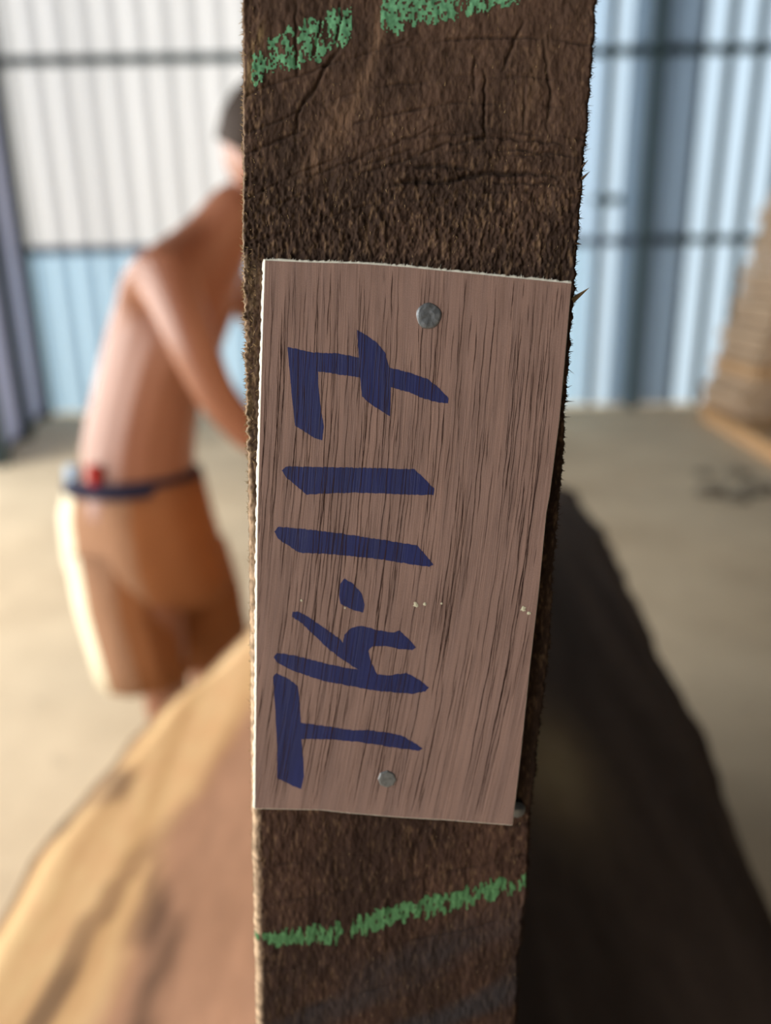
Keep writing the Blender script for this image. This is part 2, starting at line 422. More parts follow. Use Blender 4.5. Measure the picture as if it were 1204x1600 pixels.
for k in range(3):
    zt -= 0.03
    # bearers between the slabs
    for yb in (0.45, 1.15, 1.85):
        bm = bmesh.new(); box(bm, (0, 0, 0), (0.64 if yb > 0.6 else 0.5, 0.05, 0.028))
        b = link('wooden_spacer', bm_mesh('wooden_spacer', bm), mat=m_fibre_dark, loc=(interp(yb, Rp) / 2 + interp(yb, Lp) / 2, yb, zt + 0.0155))
        tag(b, ('near', 'middle', 'far')[(0.45, 1.15, 1.85).index(yb)] + ' spacer stick under the ' + ('topmost', 'second', 'third')[k] + ' slab of the flat pile', 'stick', 'spacer sticks inside the slab pile')
    th = 0.085 if k < 2 else 0.19
    l2 = [(a, b + 0.03 + 0.02 * k) for a, b in Lp]; r2 = [(a, b - 0.03 - 0.01 * k) for a, b in Rp]
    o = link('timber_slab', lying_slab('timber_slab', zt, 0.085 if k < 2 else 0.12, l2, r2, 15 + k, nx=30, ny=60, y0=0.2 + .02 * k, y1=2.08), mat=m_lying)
    tag(o, ('flat brown slab directly under the topmost slab of the pile', 'flat brown slab in the pile, third from the top', 'thick flat slab at the bottom of the pile, on two skids')[k], 'slab')
    zt -= 0.085 if k < 2 else 0.12
for j, yb in enumerate((0.5, 1.8)):
    bm = bmesh.new(); box(bm, (0, 0, 0), (0.62 if j else .5, 0.14, zt - 0.001)); bmesh.ops.bevel(bm, geom=bm.edges[:], offset=0.008, affect='EDGES')
    b = link('wooden_skid', bm_mesh('wooden_skid', bm), mat=m_fibre_dark, loc=(interp(yb, Rp) / 2 + interp(yb, Lp) / 2, yb, zt / 2))
    tag(b, ('heavy wooden skid on the floor under the near end of the pile', 'heavy wooden skid on the floor under the far end of the pile')[j], 'timber')

# ------------------------------------------------------------------ the upright slab with its sawn end towards the camera
LEFT = [(-25, 377), (0, 377), (100, 378), (300, 378), (400, 377), (430, 380), (600, 382), (700, 385), (850, 387), (1000, 388), (1270, 391), (1400, 393), (1640, 399)]
RIGHT = [(-25, 934), (0, 933), (60, 930), (180, 920), (270, 912), (360, 905), (450, 899), (560, 890), (620, 885), (700, 882), (800, 873), (900, 864), (1000, 860), (1200, 838), (1300, 828), (1400, 824), (1500, 812), (1640, 804)]
NV, NU = 960, 320
rows = np.linspace(-25, 1640, NV)
jl = (fbm(rows / 9, rows * 0, 3, 4) - 0.5) * 9 + (vnoise(rows / 2.5, rows * 0, 7) - .5) * 3
jr = (fbm(rows / 11, rows * 0, 4, 4) - 0.5) * 9 + (vnoise(rows / 2.5, rows * 0, 8) - .5) * 2.5
amp = np.interp(rows, [0, 380, 430, 700, 720, 1640], [0.35, 0.4, 1.0, 1.0, 0.4, 0.3])
XL = interp(rows, LEFT) + jl * amp; XR = interp(rows, RIGHT) + jr * 0.6
s = np.linspace(0, 1, NU)
PX = XL[:, None] + (XR - XL)[:, None] * s[None]; PY = np.repeat(rows[:, None], NU, 1)
loc = face(PX, PY)
mmx, mmy = PX / 6.0, PY / 6.0                                     # about millimetres on the face
# relief, in metres towards the camera
fib = fbm(mmx * 1.9 + 0.5 * mmy * 0.15, mmy * 0.75, 31, 3) - 0.5    # short fibres torn by the saw
fine = fbm(mmx * 3.2, mmy * 1.6, 32, 2) - 0.5
med = fbm(mmx * 0.35, mmy * 0.22, 33, 3) - 0.5
rough = np.clip(np.interp(PY, [-25, 120, 260, 320, 430, 1250, 1400, 1640], [0.35, 0.5, 0.8, 1.25, 1.5, 0.8, 0.6, 0.45])
                + 0.5 * (PX < 412) + 0.5 * (fbm(mmx * .1, mmy * .1, 36, 2) - .5), 0.25, 1.8)
fib2 = fbm(mmx * 1.3, mmy * 0.30, 34, 2) - 0.5
rough *= np.interp(PY, [0, 240, 330, 1640], [0.75, 0.85, 1.0, 0.8])
hgt = (0.00046 * fib + 0.00034 * fine + 0.00035 * fib2) * rough + 0.00075 * med
ring = np.zeros_like(PX)
# growth rings: shallow steps following arcs across the face, low on the left, high in the middle
for (y_at, bend) in ((60, 30), (118, 34), (160, 40), (205, 46), (235, 52), (300, 30), (1335, -10), (1385, -30), (1480, -60), (1540, -90)):
    yc = y_at + (60 + bend) * ((PX - 780) / 400.0) ** 2 * (1 if y_at < 600 else -0.6) - (0 if y_at < 600 else (PX - 600) * 0.22) + 5 * (fbm(PX / 60, PY * 0, 41 + y_at, 3) - .5) * 2
    dd = PY - yc
    ring += np.exp(-(dd / 2.2) ** 2) * np.clip(fbm(PX / 45, PY / 200, 50 + y_at, 2) * 2.4 - 0.7, 0, 1)
hgt -= 0.0005 * ring
GROOVES = [  # polyline, width px, depth mm
    ([(535, 70), (515, 95), (490, 140), (466, 175), (462, 230)], 3.0, 0.6),
    ([(463, 0), (461, 60), (464, 120)], 2.2, 0.5), ([(505, 20), (497, 60), (488, 90)], 2.2, 0.4), ([(530, 0), (532, 30), (523, 75)], 2.5, 0.4),
    ([(757, 110), (757, 170), (756, 213), (730, 216)], 2.0, 0.7), ([(742, 90), (740, 150)], 1.8, 0.4), ([(820, 30), (800, 70), (785, 110)], 2.6, 0.5),
    ([(640, 246), (690, 226), (760, 214), (860, 222), (880, 224)], 2.2, 0.5), ([(560, 262), (600, 247), (650, 232)], 2.0, 0.4),
    ([(610, 288), (650, 284), (700, 284), (745, 272), (800, 270), (880, 274)], 3.6, 1.0), ([(760, 286), (880, 288)], 1.8, 0.5),
    ([(640, 262), (690, 258), (740, 266)], 3.0, 0.8), ([(780, 242), (870, 243)], 1.8, 0.4), ([(600, 70), (640, 60)], 1.8, 0.4),
    ([(380, 245), (420, 225), (480, 200)], 2.0, 0.5), ([(470, 280), (560, 248), (700, 190)], 2.0, 0.4), ([(820, 130), (818, 210)], 1.8, 0.35),
    ([(850, 60), (860, 150), (856, 200)], 3.0, 0.5),
]
groove = np.zeros_like(PX)
jx = 5 * (fbm(PX / 14, PY / 14, 60, 2) - .5); jy = 7 * (fbm(PX / 14, PY / 14, 61, 2) - .5)
for pts, wpx, dmm in GROOVES:
    d, t = seg_dist(PX + jx, PY + jy, pts)
    g = np.exp(-(d / wpx) ** 2) * np.clip(4 * t + .3, 0, 1) * np.clip(4 * (1 - t) + .3, 0, 1)
    hgt -= dmm * 0.001 * g; groove = np.maximum(groove, g * dmm)
# torn knot by the long crack
hgt += 0.0009 * (fbm(mmx * 0.9, mmy * 0.6, 39, 3) - .5) * np.interp(PY, [-25, 250, 330, 430, 1640], [.3, .4, 1, 1, .4])
d, t = seg_dist(PX, PY, [(625, 284), (690, 274), (745, 272)])
knot = np.exp(-(d / 12) ** 2); hgt += knot * 0.0011 * (fbm(PX / 8, PY / 6, 66, 3) - 0.42)
# the arris rounds back on the left side and a little on the right
eL = PX - XL[:, None]; eR = XR[:, None] - PX
bevw = np.interp(rows, [-25, 700, 900, 1640], [4, 5, 17, 14])[:, None]
bev = np.clip(1 - eL / bevw, 0, 1) ** 2
hgt -= 0.0022 * bev * np.interp(rows, [0, 700, 900], [0.5, 0.6, 1.0])[:, None] + 0.0012 * np.clip(1 - eR / 6, 0, 1) ** 2
loc = loc + np.stack([0 * hgt, 0 * hgt, hgt], -1)
# colour of the wood itself
t1 = fbm(mmx * 0.08, mmy * 0.06, 71, 3); t2 = fbm(mmx * 1.9, mmy * 0.55, 72, 2); t3 = fbm(mmx * 0.4, mmy * 0.12, 73, 2)
A = np.array([0.052, 0.032, 0.023]); B = np.array([0.112, 0.066, 0.045]); Cc = np.array([0.26, 0.165, 0.095])
k = np.clip((t1 - .35) * 1.6 + (t2 - .5) * 1.1 * np.clip(rough, .4, 1.1) - ring * 0.5 + np.interp(PY, [0, 200, 260, 330, 430, 1300, 1450, 1640], [.35, .25, 0.1, 0.0, 0.15, 0.12, 0.1, -.1]), 0, 1)
col = A + (B - A) * k[..., None]
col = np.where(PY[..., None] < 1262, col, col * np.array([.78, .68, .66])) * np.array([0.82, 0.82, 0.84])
col += (Cc - B) * (np.clip((t2 - 0.60) * 5, 0, 1) * 0.45 * np.clip(rough, .3, 1))[..., None]
def band(pts, wpx, strength, c):
    global col
    d, t = seg_dist(PX + jx, PY + jy, pts)
    g = np.clip(1.2 - d / wpx, 0, 1) * strength * np.clip(fbm(mmx * 2.0, mmy * 0.15, 80, 2) * 2.6 - 0.6, 0, 1) * np.clip(5 * t + .2, 0, 1) * np.clip(3 * (1 - t) + .1, 0, 1)
    col = col * (1 - g[..., None]) + np.array(c) * g[..., None]
band([(600, 0), (585, 70), (560, 150), (520, 240)], 14, 0.6, (0.20, 0.12, 0.075))
band([(545, 160), (500, 240), (470, 290)], 22, 0.5, (0.20, 0.12, 0.075))
band([(410, 40), (396, 90), (384, 150)], 9, 0.7, (0.27, 0.19, 0.09))
band([(850, 60), (830, 140), (800, 210)], 20, 0.4, (0.17, 0.105, 0.062))
g_ = np.clip(groove * 0.7, 0, 0.6)[..., None]; col = col * (1 - g_) + np.array([0.02, 0.014, 0.011]) * g_
fl = (np.clip(1 - (PX - 377) / 34, 0, 1) * np.interp(PY, [380, 430, 1250, 1290], [0, 1, 1, 0]) * np.clip(fbm(mmx * 1.4, mmy * .9, 84, 3) * 3 - 1.1, 0, 1))[..., None]
col = col * (1 - 0.6 * fl) + np.array([0.22, 0.155, 0.085]) * 0.6 * fl
bl = (np.clip(1.15 - eL / bevw, 0, 1) * np.interp(rows, [-25, 380, 860, 1000], [0.35, 0.45, 0.6, 1.0])[:, None])[..., None]
col = col * (1 - bl) + np.array([0.50, 0.36, 0.24]) * (0.6 + .7 * vnoise(PY / 5, PY * 0, 88))[..., None] * bl
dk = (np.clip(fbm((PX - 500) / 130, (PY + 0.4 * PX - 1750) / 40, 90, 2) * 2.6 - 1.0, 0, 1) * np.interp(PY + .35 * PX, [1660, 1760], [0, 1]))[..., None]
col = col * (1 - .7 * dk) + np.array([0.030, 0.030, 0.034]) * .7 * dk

# extend above and below the frame down to the lying slab
def extend(v_to, n, row, nrow):
    """rows continuing the face from row index `row` to local v = v_to"""
    base = loc[row]; u0, u1 = base[0, 0], base[-1, 0]; v0 = base[:, 1].mean()
    out = []
    for i in range(1, n + 1):
        f = i / n; v = v0 + (v_to - v0) * f
        r = base.copy(); r[:, 1] = base[:, 1] * (1 - f) + v * f if True else v
        r[:, 1] = v; r[:, 2] = base[:, 2] * (1 - f) ** 2
        sh = (v - v0) * 0.06
        r[:, 0] = u0 - sh * 0.2 + (u1 + sh - u0) * s
        out.append(r)
    return np.array(out)
v_bot = (ZT - 0.001 - O3[2]) / V3[2]; v_top = (1.64 - O3[2]) / V3[2]
up = extend(v_top, 16, 0, 0)[::-1]; dn = extend(v_bot, 16, NV - 1, 0)
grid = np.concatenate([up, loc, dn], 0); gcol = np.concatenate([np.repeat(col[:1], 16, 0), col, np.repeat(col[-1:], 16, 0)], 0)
NR = grid.shape[0]
idx = np.arange(NR * NU).reshape(NR, NU)
q = np.stack([idx[1:, :-1], idx[1:, 1:], idx[:-1, 1:], idx[:-1, :-1]], -1).reshape(-1, 4)
Vs = [grid.reshape(-1, 3)]; Qs = [q]; Cs = [gcol.reshape(-1, 3)]; n = NR * NU
# both flanks, top and bottom run 1.9 m back, horizontally
Ly = np.array([0, 1.0, 0]); Ldir = np.array([Ly.dot(U3), Ly.dot(V3), Ly.dot(N3)])
ring_i = np.concatenate([idx[:, 0], idx[-1, 1:], idx[-2::-1, -1], idx[0, -2:0:-1]])
m = len(ring_i); prev = ring_i; base = grid.reshape(-1, 3)[ring_i]
side_u = np.concatenate([-np.ones(NR), np.zeros(NU - 1), np.ones(NR - 1), np.zeros(NU - 2)])
steps = [0.004, 0.012, 0.03, 0.08, 0.2, 0.5, 0.9, 1.3, 1.7, 2.05]
bw = base[:, 0] * 0
lowz = np.array([V3[2]])
for j, L in enumerate(steps):
    sm = base.copy(); sm[:, 2] = 0.0 if j > 0 else base[:, 2] * .5
    # flatten edge jitter further back
    f = min(1, L / 0.08)
    off = 0.0012 * (fbm(base[:, 1] * 400, base[:, 1] * 0 + L * 30, 95, 2) - .5)
    vv = sm + Ldir * L; vv[:, 0] += side_u * (-0.0006 * f * 2 + off)
    Vs.append(vv); cur = np.arange(n, n + m); n += m
    Qs.append(np.stack([prev, np.roll(prev, -1), np.roll(cur, -1), cur], -1))
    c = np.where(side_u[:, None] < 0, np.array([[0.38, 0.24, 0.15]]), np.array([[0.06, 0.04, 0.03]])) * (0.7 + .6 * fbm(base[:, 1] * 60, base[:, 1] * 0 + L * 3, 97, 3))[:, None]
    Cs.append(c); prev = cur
Vs = np.concatenate(Vs); Qs = np.concatenate(Qs); Cs = np.concatenate(Cs)
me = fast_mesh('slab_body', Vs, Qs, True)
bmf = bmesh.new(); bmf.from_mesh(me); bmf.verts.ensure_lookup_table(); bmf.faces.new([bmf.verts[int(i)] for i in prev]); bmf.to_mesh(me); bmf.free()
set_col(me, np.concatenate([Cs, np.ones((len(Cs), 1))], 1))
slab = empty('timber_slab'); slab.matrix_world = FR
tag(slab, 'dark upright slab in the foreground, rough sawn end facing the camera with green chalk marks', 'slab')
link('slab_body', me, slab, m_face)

# green chalk: thin crusts caught on the high fibres of the end grain
def chalk(poly_rows, thr, seed, label):
    """poly_rows: (x, y_top, y_bottom) outline"""
    xs = [p[0] for p in poly_rows]
    yt = np.interp(PX, xs, [p[1] for p in poly_rows]); yb = np.interp(PX, xs, [p[2] for p in poly_rows])
    inside = (PX > xs[0]) & (PX < xs[-1])
    e = np.minimum(PY - yt, yb - PY)
    n1 = fbm(mmx * 1.3, mmy * 0.45, seed, 3); n2 = fbm(mmx * 0.35, mmy * 0.12, seed + 4, 2)
    v = np.clip(e / 7, -1, 1) * 0.30 + (n1 - .5) * 1.5 + (n2 - .5) * 0.8 - groove * 1.2 + (fib) * 1.0
    mk = inside & (v > thr) & (e > -1 - 7 * vnoise(PX / 5, PY / 30, seed + 9)) & (fbm(mmx * 2.2, mmy * 1.2, seed + 11, 2) < (0.72 if seed < 220 else 0.95))
    mq = mk[:-1, :-1] & mk[1:, 1:] & mk[1:, :-1] & mk[:-1, 1:]
    base_i = np.arange(NV * NU).reshape(NV, NU)
    qq = np.stack([base_i[1:, :-1], base_i[1:, 1:], base_i[:-1, 1:], base_i[:-1, :-1]], -1)[mq]
    used, inv = np.unique(qq, return_inverse=True)
    v3 = loc.reshape(-1, 3)[used].copy(); v3[:, 2] += 0.00010
    o = link('chalk_mark', fast_mesh('chalk_mark', v3, inv.reshape(-1, 4)), slab, m_chalk if seed < 220 else m_chalk_dull); o['label'] = label
chalk([(392, 92, 132), (405, 78, 128), (430, 52, 112), (460, 38, 112), (480, 32, 100), (500, 24, 96), (520, 14, 72), (550, 8, 70)], 0.02, 200, 'broken green chalk stroke')
chalk([(594, -30, 46), (620, -30, 52), (650, -30, 42), (680, -30, 34), (720, -30, 26), (780, -30, 12), (815, -30, 4)], -0.06, 210, 'broad green chalk stroke at the top')
chalk([(396, 1464, 1468), (424, 1462, 1470), (430, 1454, 1477), (450, 1454, 1477), (480, 1450, 1474), (530, 1441, 1472), (536, 1456, 1457), (545, 1456, 1457), (551, 1436, 1464), (600, 1420, 1448), (660, 1404, 1434), (720, 1388, 1418), (770, 1376, 1404), (800, 1372, 1398), (822, 1366, 1384)], -0.04, 220, 'long thin green chalk line')

# torn fibres along the sawn arrises
def blade(V_, F_, p0, d, w, nrm, bend=0.3, segs=3):
    d = Vector(d); nrm = Vector(nrm); sidev = d.cross(nrm).normalized() * w
    b = len(V_); p = Vector(p0)
    for i in range(segs + 1):
        f = i / segs; c = p + d * f + nrm * (bend * d.length * f * f); ww = sidev * (1 - f) + sidev * 0.06
        V_ += [tuple(c - ww), tuple(c + ww), tuple(c + nrm * ww.length)]
    for i in range(segs):
        a = b + 3 * i
        for j in range(3): F_.append((a + j, a + (j + 1) % 3, a + 3 + (j + 1) % 3, a + 3 + j))
def fibres(side, n, mat, label):
    V_, F_ = [], []
    for i in range(n):
        r = random.randrange(NV); y = rows[r]
        if side == 'left':
            if y > 800 and random.random() < .6: continue
            if (y < 380 or y > 720) and random.random() < .55: continue
            c = 0 if random.random() < .7 else random.randrange(0, 14); ang = random.uniform(1.9, 4.0); L = random.uniform(0.0003, 0.0012)
            if random.random() < .03: L *= 2.0
        else:
            c = NU - 1; ang = random.uniform(-1.3, 1.0); L = random.uniform(0.0003, 0.0011)
            if random.random() < .03: L *= 2.2
        p = loc[r, c].copy(); p[2] -= random.uniform(0, 0.001) if c in (0, NU - 1) else -0.0001
        blade(V_, F_, p, (math.cos(ang) * L, math.sin(ang) * L, random.uniform(-.3, .3) * L), random.uniform(0.00005, 0.00013), (0, 0, 1), random.uniform(-.5, .5))
    o = link('edge_fibres', mesh('edge_fibres', V_, F_), slab, mat); o['kind'] = 'stuff'
fibres('left', 1500, m_fibre, ''); fibres('right', 900, m_fibre_dark, '')
# loose fuzz standing on the face
V_, F_ = [], []
for i in range(1800):
    r = random.randrange(NV); c = random.randrange(4, NU - 4); y = rows[r]; x_ = PX[r, c]
    if 440 < y < 1262 and x_ > 412: continue
    if random.random() > rough[r, c] * 0.6: continue
    p = loc[r, c]; a = random.uniform(1.2, 1.9) + (math.pi if random.random() < .5 else 0); L = random.uniform(0.0003, 0.0011)
    blade(V_, F_, p, (math.cos(a) * L, math.sin(a) * L, L * .15), random.uniform(0.00004, 0.0001), (0, 0, 1), 0.1)
o = link('surface_fibres', mesh('surface_fibres', V_, F_), slab, m_fibre); o['kind'] = 'stuff'
def splinter(p0, p1, w, mat, lab):
    a = Vector(face(np.array(p0[0]), np.array(p0[1]))); b = Vector(face(np.array(p1[0]), np.array(p1[1])))
    V_, F_ = [], []; blade(V_, F_, a, b - a, w, (0, 0, 1), 0.12, 6)
    o = link('splinter', mesh('splinter', V_, F_, True), slab, mat); o['label'] = lab
splinter((893, 470), (919, 450), 0.00075, m_fibre, 'pale tan splinter')
splinter((908, 280), (921, 268), 0.0004, m_fibre_dark, 'dark bristle-like splinter')
splinter((908, 262), (918, 250), 0.0003, m_fibre_dark, 'dark bristle-like splinter')
splinter((902, 298), (913, 296), 0.0004, m_fibre_dark, 'dark bristle-like splinter')
splinter((880, 627), (897, 627), 0.0002, m_fibre_dark, 'dark bristle-like splinter')
splinter((880, 608), (893, 602), 0.0002, m_fibre_dark, 'dark bristle-like splinter')
splinter((898, 380), (908, 382), 0.0004, m_fibre_dark, 'dark bristle-like splinter')

# ------------------------------------------------------------------ the plywood tag
uL = face(np.array(400.), np.array(800.))[0]
TA = 0.055; TH0 = 0.0032 - TA * uL          # the tag's front: 3.2 mm proud on the left, a little more on the right
def tface(px, py, lift=0.0): return face(np.asarray(px, float), np.asarray(py, float), TH0 + lift, TA, 0.0)
T_L = [(407, 414), (480, 411.5), (629, 407), (828, 402), (1049, 400.5), (1263, 398)]
T_R = [(443, 892), (560, 882), (659, 873), (774, 858), (800, 853), (925, 841), (1034, 828), (1179, 813), (1289, 800)]
T_T = [(414, 407), (480, 410), (560, 412), (630, 417), (700, 424), (800, 434), (892, 443)]
T_B = [(398, 1263), (500, 1265), (545, 1270), (630, 1277), (700, 1281), (800, 1289)]
def coons(S, T):
    xt = 414 + (892 - 414) * S; xb = 398 + (800 - 398) * S
    yt = interp(xt, T_T); yb = interp(xb, T_B)
    yl = 407 + (1263 - 407) * T; yr = 443 + (1289 - 443) * T
    xl = interp(yl, T_L); xr = interp(yr, T_R)
    X = (1 - T) * xt + T * xb + (1 - S) * xl + S * xr - ((1 - S) * (1 - T) * 414 + S * (1 - T) * 892 + (1 - S) * T * 398 + S * T * 800)
    Y = (1 - T) * yt + T * yb + (1 - S) * yl + S * yr - ((1 - S) * (1 - T) * 407 + S * (1 - T) * 443 + (1 - S) * T * 1263 + S * T * 1289)
    return X, Y
def grain_uv(px, py):
    t = np.clip((py - 405) / 860.0, 0, 1.1)
    g = px + 12 * t + 70 * t ** 2.6 + (px - 400) * 0.12 * t
    return g / 6.0, py / 6.0
def set_grain(me, px, py):
    u, v = grain_uv(np.asarray(px), np.asarray(py))
    uv = me.uv_layers.new(name='grain'); li = np.empty(len(me.loops), np.int32); me.loops.foreach_get('vertex_index', li)
    uv.data.foreach_set('uv', np.stack([u[li], v[li]], -1).astype(np.float32).ravel())
wtag = empty('wooden_tag'); wtag.matrix_world = FR
tag(wtag, 'thin pinkish-brown plywood tag with blue handwriting TK-117 nailed on the upright slab', 'tag')
ns, nt = 60, 100
S, T = np.meshgrid(np.linspace(0, 1, ns), np.linspace(0, 1, nt)); BX, BY = coons(S, T)
c0 = 1.6                                                          # chamfer in px
inX = np.clip(S * 478, 0, c0) ; fr = tface(BX, BY)
# pull the outer ring of the front back to form a broken arris
front = fr.copy()
idx = np.arange(ns * nt).reshape(nt, ns)
q = np.stack([idx[1:, :-1], idx[1:, 1:], idx[:-1, 1:], idx[:-1, :-1]], -1).reshape(-1, 4)
me = fast_mesh('board', front.reshape(-1, 3), q, False); set_grain(me, BX.ravel(), BY.ravel())
link('board', me, wtag, m_tag)
# edge of the board: broken arris, its highlight painted pale, and the ply edge below it
per = [(i, 0) for i in range(nt)]
ringi = np.concatenate([idx[:, 0], idx[-1, 1:], idx[-2::-1, -1], idx[0, -2:0:-1]])
# refine the ring for frayed detail
rp = np.stack([BX.ravel()[ringi], BY.ravel()[ringi]], -1)
rp2 = []
for i in range(len(rp)):
    a, b = rp[i], rp[(i + 1) % len(rp)]; nn = max(1, int(np.hypot(*(b - a)) / 2.5))
    for j in range(nn): rp2.append(a + (b - a) * j / nn)
rp2 = np.array(rp2); nr = len(rp2)
tan = np.roll(rp2, -1, 0) - np.roll(rp2, 1, 0); tan /= np.linalg.norm(tan, axis=1)[:, None]
nrm2 = np.stack([-tan[:, 1], tan[:, 0]], -1)                       # outward for this winding
cpx = rp2.mean(0); flip = np.sign(((rp2 - cpx) * nrm2).sum(1)).mean(); nrm2 *= np.sign(flip)
left_top = ((nrm2[:, 0] < -0.7) | (nrm2[:, 1] < -0.7))
wob = vnoise(np.arange(nr) / 1.7, np.zeros(nr), 5)
L0 = tface(rp2[:, 0], rp2[:, 1], 0.00001)
o1 = np.where(left_top, 1.6 + 2.0 * wob, 0.5)[:, None]; r1 = rp2 + nrm2 * o1
L1 = tface(r1[:, 0], r1[:, 1], -0.00030)
o2 = np.where(left_top, 2.0 + 2.6 * wob, 0.6)[:, None]; r2 = rp2 + nrm2 * o2
L2 = tface(r2[:, 0], r2[:, 1], -0.0012)
# down to just under the face; the lowest ring stands where the upper ring stands, dropped along the normal
L3 = L2.copy(); L3[:, 2] = L2[:, 2] - 0.0016
Vr = np.concatenate([L0, L1, L2, L3]); Qr = []
a = np.arange(nr); bq = np.roll(a, -1)
for k_ in range(3): Qr.append(np.stack([a + k_ * nr, a + (k_ + 1) * nr, bq + (k_ + 1) * nr, bq + k_ * nr], -1))
me = fast_mesh('board_edge', Vr, np.concatenate(Qr), False)
o = link('board_edge', me, wtag, m_edge); o['label'] = 'frayed cut edge with its highlight painted pale'
# back ply
bk = front.copy(); bk[..., 2] -= 0.0028
me = fast_mesh('back_ply', bk.reshape(-1, 3), q[:, ::-1], False); link('back_ply', me, wtag, m_fibre_dark)
# frayed fibres on the top edge
V_, F_ = [], []
for i in range(230):
    S_ = random.random(); x0, y0 = 414 + 478 * S_, float(interp(414 + 478 * S_, T_T))
    p = tface(x0, y0 - 1.0, -0.0002); L = random.uniform(0.0002, 0.0008) * (2.0 if random.random() < .06 else 1)
    blade(V_, F_, p, (random.uniform(-.35, .35) * L, L, -.3 * L), random.uniform(0.00004, 0.00012), (0, 0, 1), -.2)
for i in range(220):
    y0 = random.uniform(410, 1262); x0 = float(interp(y0, T_L)); p = tface(x0 - 1.0, y0, -0.0002); L = random.uniform(0.0002, 0.0006)
    blade(V_, F_, p, (-L, random.uniform(-.6, .6) * L, -.3 * L), random.uniform(0.00004, 0.0001), (0, 0, 1), -.2)
o = link('frayed_fibres', mesh('frayed_fibres', V_, F_), wtag, m_edge); o['kind'] = 'stuff'

K = 2.0067
c2 = lambda pts: [(360 + a / K, 380 + b / K) for a, b in pts]
c3 = lambda pts: [(360 + a / K, 800 + b / K) for a, b in pts]
GLYPHS = [
 ('letter', 'handwritten blue capital T', c3([(133,515),(145,506),(180,522),(210,545),(217,600),(220,660),(300,672),(380,684),(430,683),(480,690),(535,700),(570,720),(602,742),(590,748),(520,740),(450,728),(370,718),(300,712),(222,712),(228,780),(230,830),(222,868),(200,862),(170,845),(146,835),(146,740),(140,620)])),
 ('letter', 'handwritten blue letter K', c3([(135,455),(145,442),(190,448),(260,465),(330,482),(400,495),(385,485),(350,462),(310,432),(270,395),(225,350),(192,328),(195,312),(215,312),(260,340),(310,375),(345,400),(352,410),(357,385),(375,365),(410,357),(460,370),(510,378),(530,372),(555,395),(582,425),(570,433),(530,430),(480,420),(445,422),(432,435),(440,470),(460,510),(500,512),(550,504),(590,525),(622,550),(610,563),(570,570),(520,566),(450,560),(370,545),(290,530),(215,505),(170,485),(145,470)])),
 ('hyphen', 'handwritten blue hyphen', c3([(343,225),(357,209),(385,225),(412,258),(420,290),(416,316),(385,308),(345,288),(340,265)])),
 ('digit', 'handwritten blue digit 1, next to the hyphen', c3([(137,62),(148,46),(220,52),(330,65),(480,88),(585,105),(608,130),(636,165),(622,172),(560,163),(480,150),(330,133),(215,128),(180,105),(150,85)])),
 ('digit', 'handwritten blue digit 1, next to the 7', c2([(160,712),(172,700),(300,702),(430,705),(575,708),(605,735),(638,770),(636,790),(560,788),(400,782),(300,785),(238,788),(205,760),(175,735)])),
 ('digit', 'handwritten blue digit 7 with a crossbar', c2([(178,325),(262,343),(330,345),(402,358),(396,272),(430,290),(462,315),(485,345),(497,390),(560,405),(615,425),(655,455),(683,485),(682,502),(650,500),(600,485),(560,468),(502,452),(500,543),(470,525),(440,505),(412,480),(406,420),(340,412),(300,405),(274,402),(275,450),(283,520),(292,575),(287,617),(262,612),(235,592),(202,572),(192,480),(185,400)])),
]
for kind, lab, poly in GLYPHS:
    pts = []
    for i in range(len(poly)):
        a, b = np.array(poly[i]), np.array(poly[(i + 1) % len(poly)]); nn = max(1, int(np.hypot(*(b - a)) / 3))
        for j in range(nn):
            q_ = a + (b - a) * j / nn; pts.append(q_ + np.array([random.uniform(-.25, .25), random.uniform(-.7, .7)]))
    pts = np.array(pts); v = tface(pts[:, 0], pts[:, 1], 0.00003)
    me = mesh(kind, v, [tuple(range(len(pts)))])
    if me.polygons[0].normal.z < 0: me.flip_normals()
    set_grain(me, pts[:, 0], pts[:, 1])
    o = link(kind, me, wtag, m_ink); o['label'] = lab
# long open pores of the veneer, fine dark slits that run through the ink as well
V_, F_ = [], []
for i in range(680):
    g0 = 396 + 509 * random.random() ** 1.1; y0 = random.uniform(380, 1270); Lp_ = random.choice((random.uniform(30, 120), random.uniform(120, 420), random.uniform(60, 200)))
    if fbm(np.array(g0 / 22.), np.array(y0 / 260.), 301, 2) < random.uniform(.10, .62) or (y0 > 1000 and random.random() < .35): continue
    w_ = random.uniform(0.22, 0.46) * (1.5 if random.random() < .08 else 1) * (1 - .35 * max(0, (y0 - 900) / 400)); pts = []
    for y_ in np.arange(y0, y0 + Lp_, 7.0):
        if y_ < 404 or y_ > 1290: continue
        t_ = min(max((y_ - 405) / 860.0, 0), 1.1)
        x_ = (g0 - 12 * t_ - 70 * t_ ** 2.6 + 48 * t_) / (1 + .12 * t_) + 0.9 * math.sin(y_ / 31 + g0) + 0.5 * math.sin(y_ / 11 + g0 * 3)
        lo, hi = float(interp(y_, T_L)) + 2, float(interp(y_, T_R)) - 2
        tp, bt = float(interp(x_, T_T)) + 1.5, float(interp(x_, T_B)) - 1.5
        if lo < x_ < hi and tp < y_ < bt: pts.append((x_, y_))
    if len(pts) < 4: continue
    b = len(V_); n_ = len(pts)
    for j, (x_, y_) in enumerate(pts):
        ww = w_ * min(1, 3.2 * j / n_ + .1, 3.2 * (n_ - 1 - j) / n_ + .1) * random.uniform(.6, 1.2)
        V_ += [tuple(tface(x_ - ww, y_, 0.00006)), tuple(tface(x_ + ww, y_, 0.00006))]
    for j in range(n_ - 1): F_.append((b + 2 * j, b + 2 * j + 2, b + 2 * j + 3, b + 2 * j + 1))
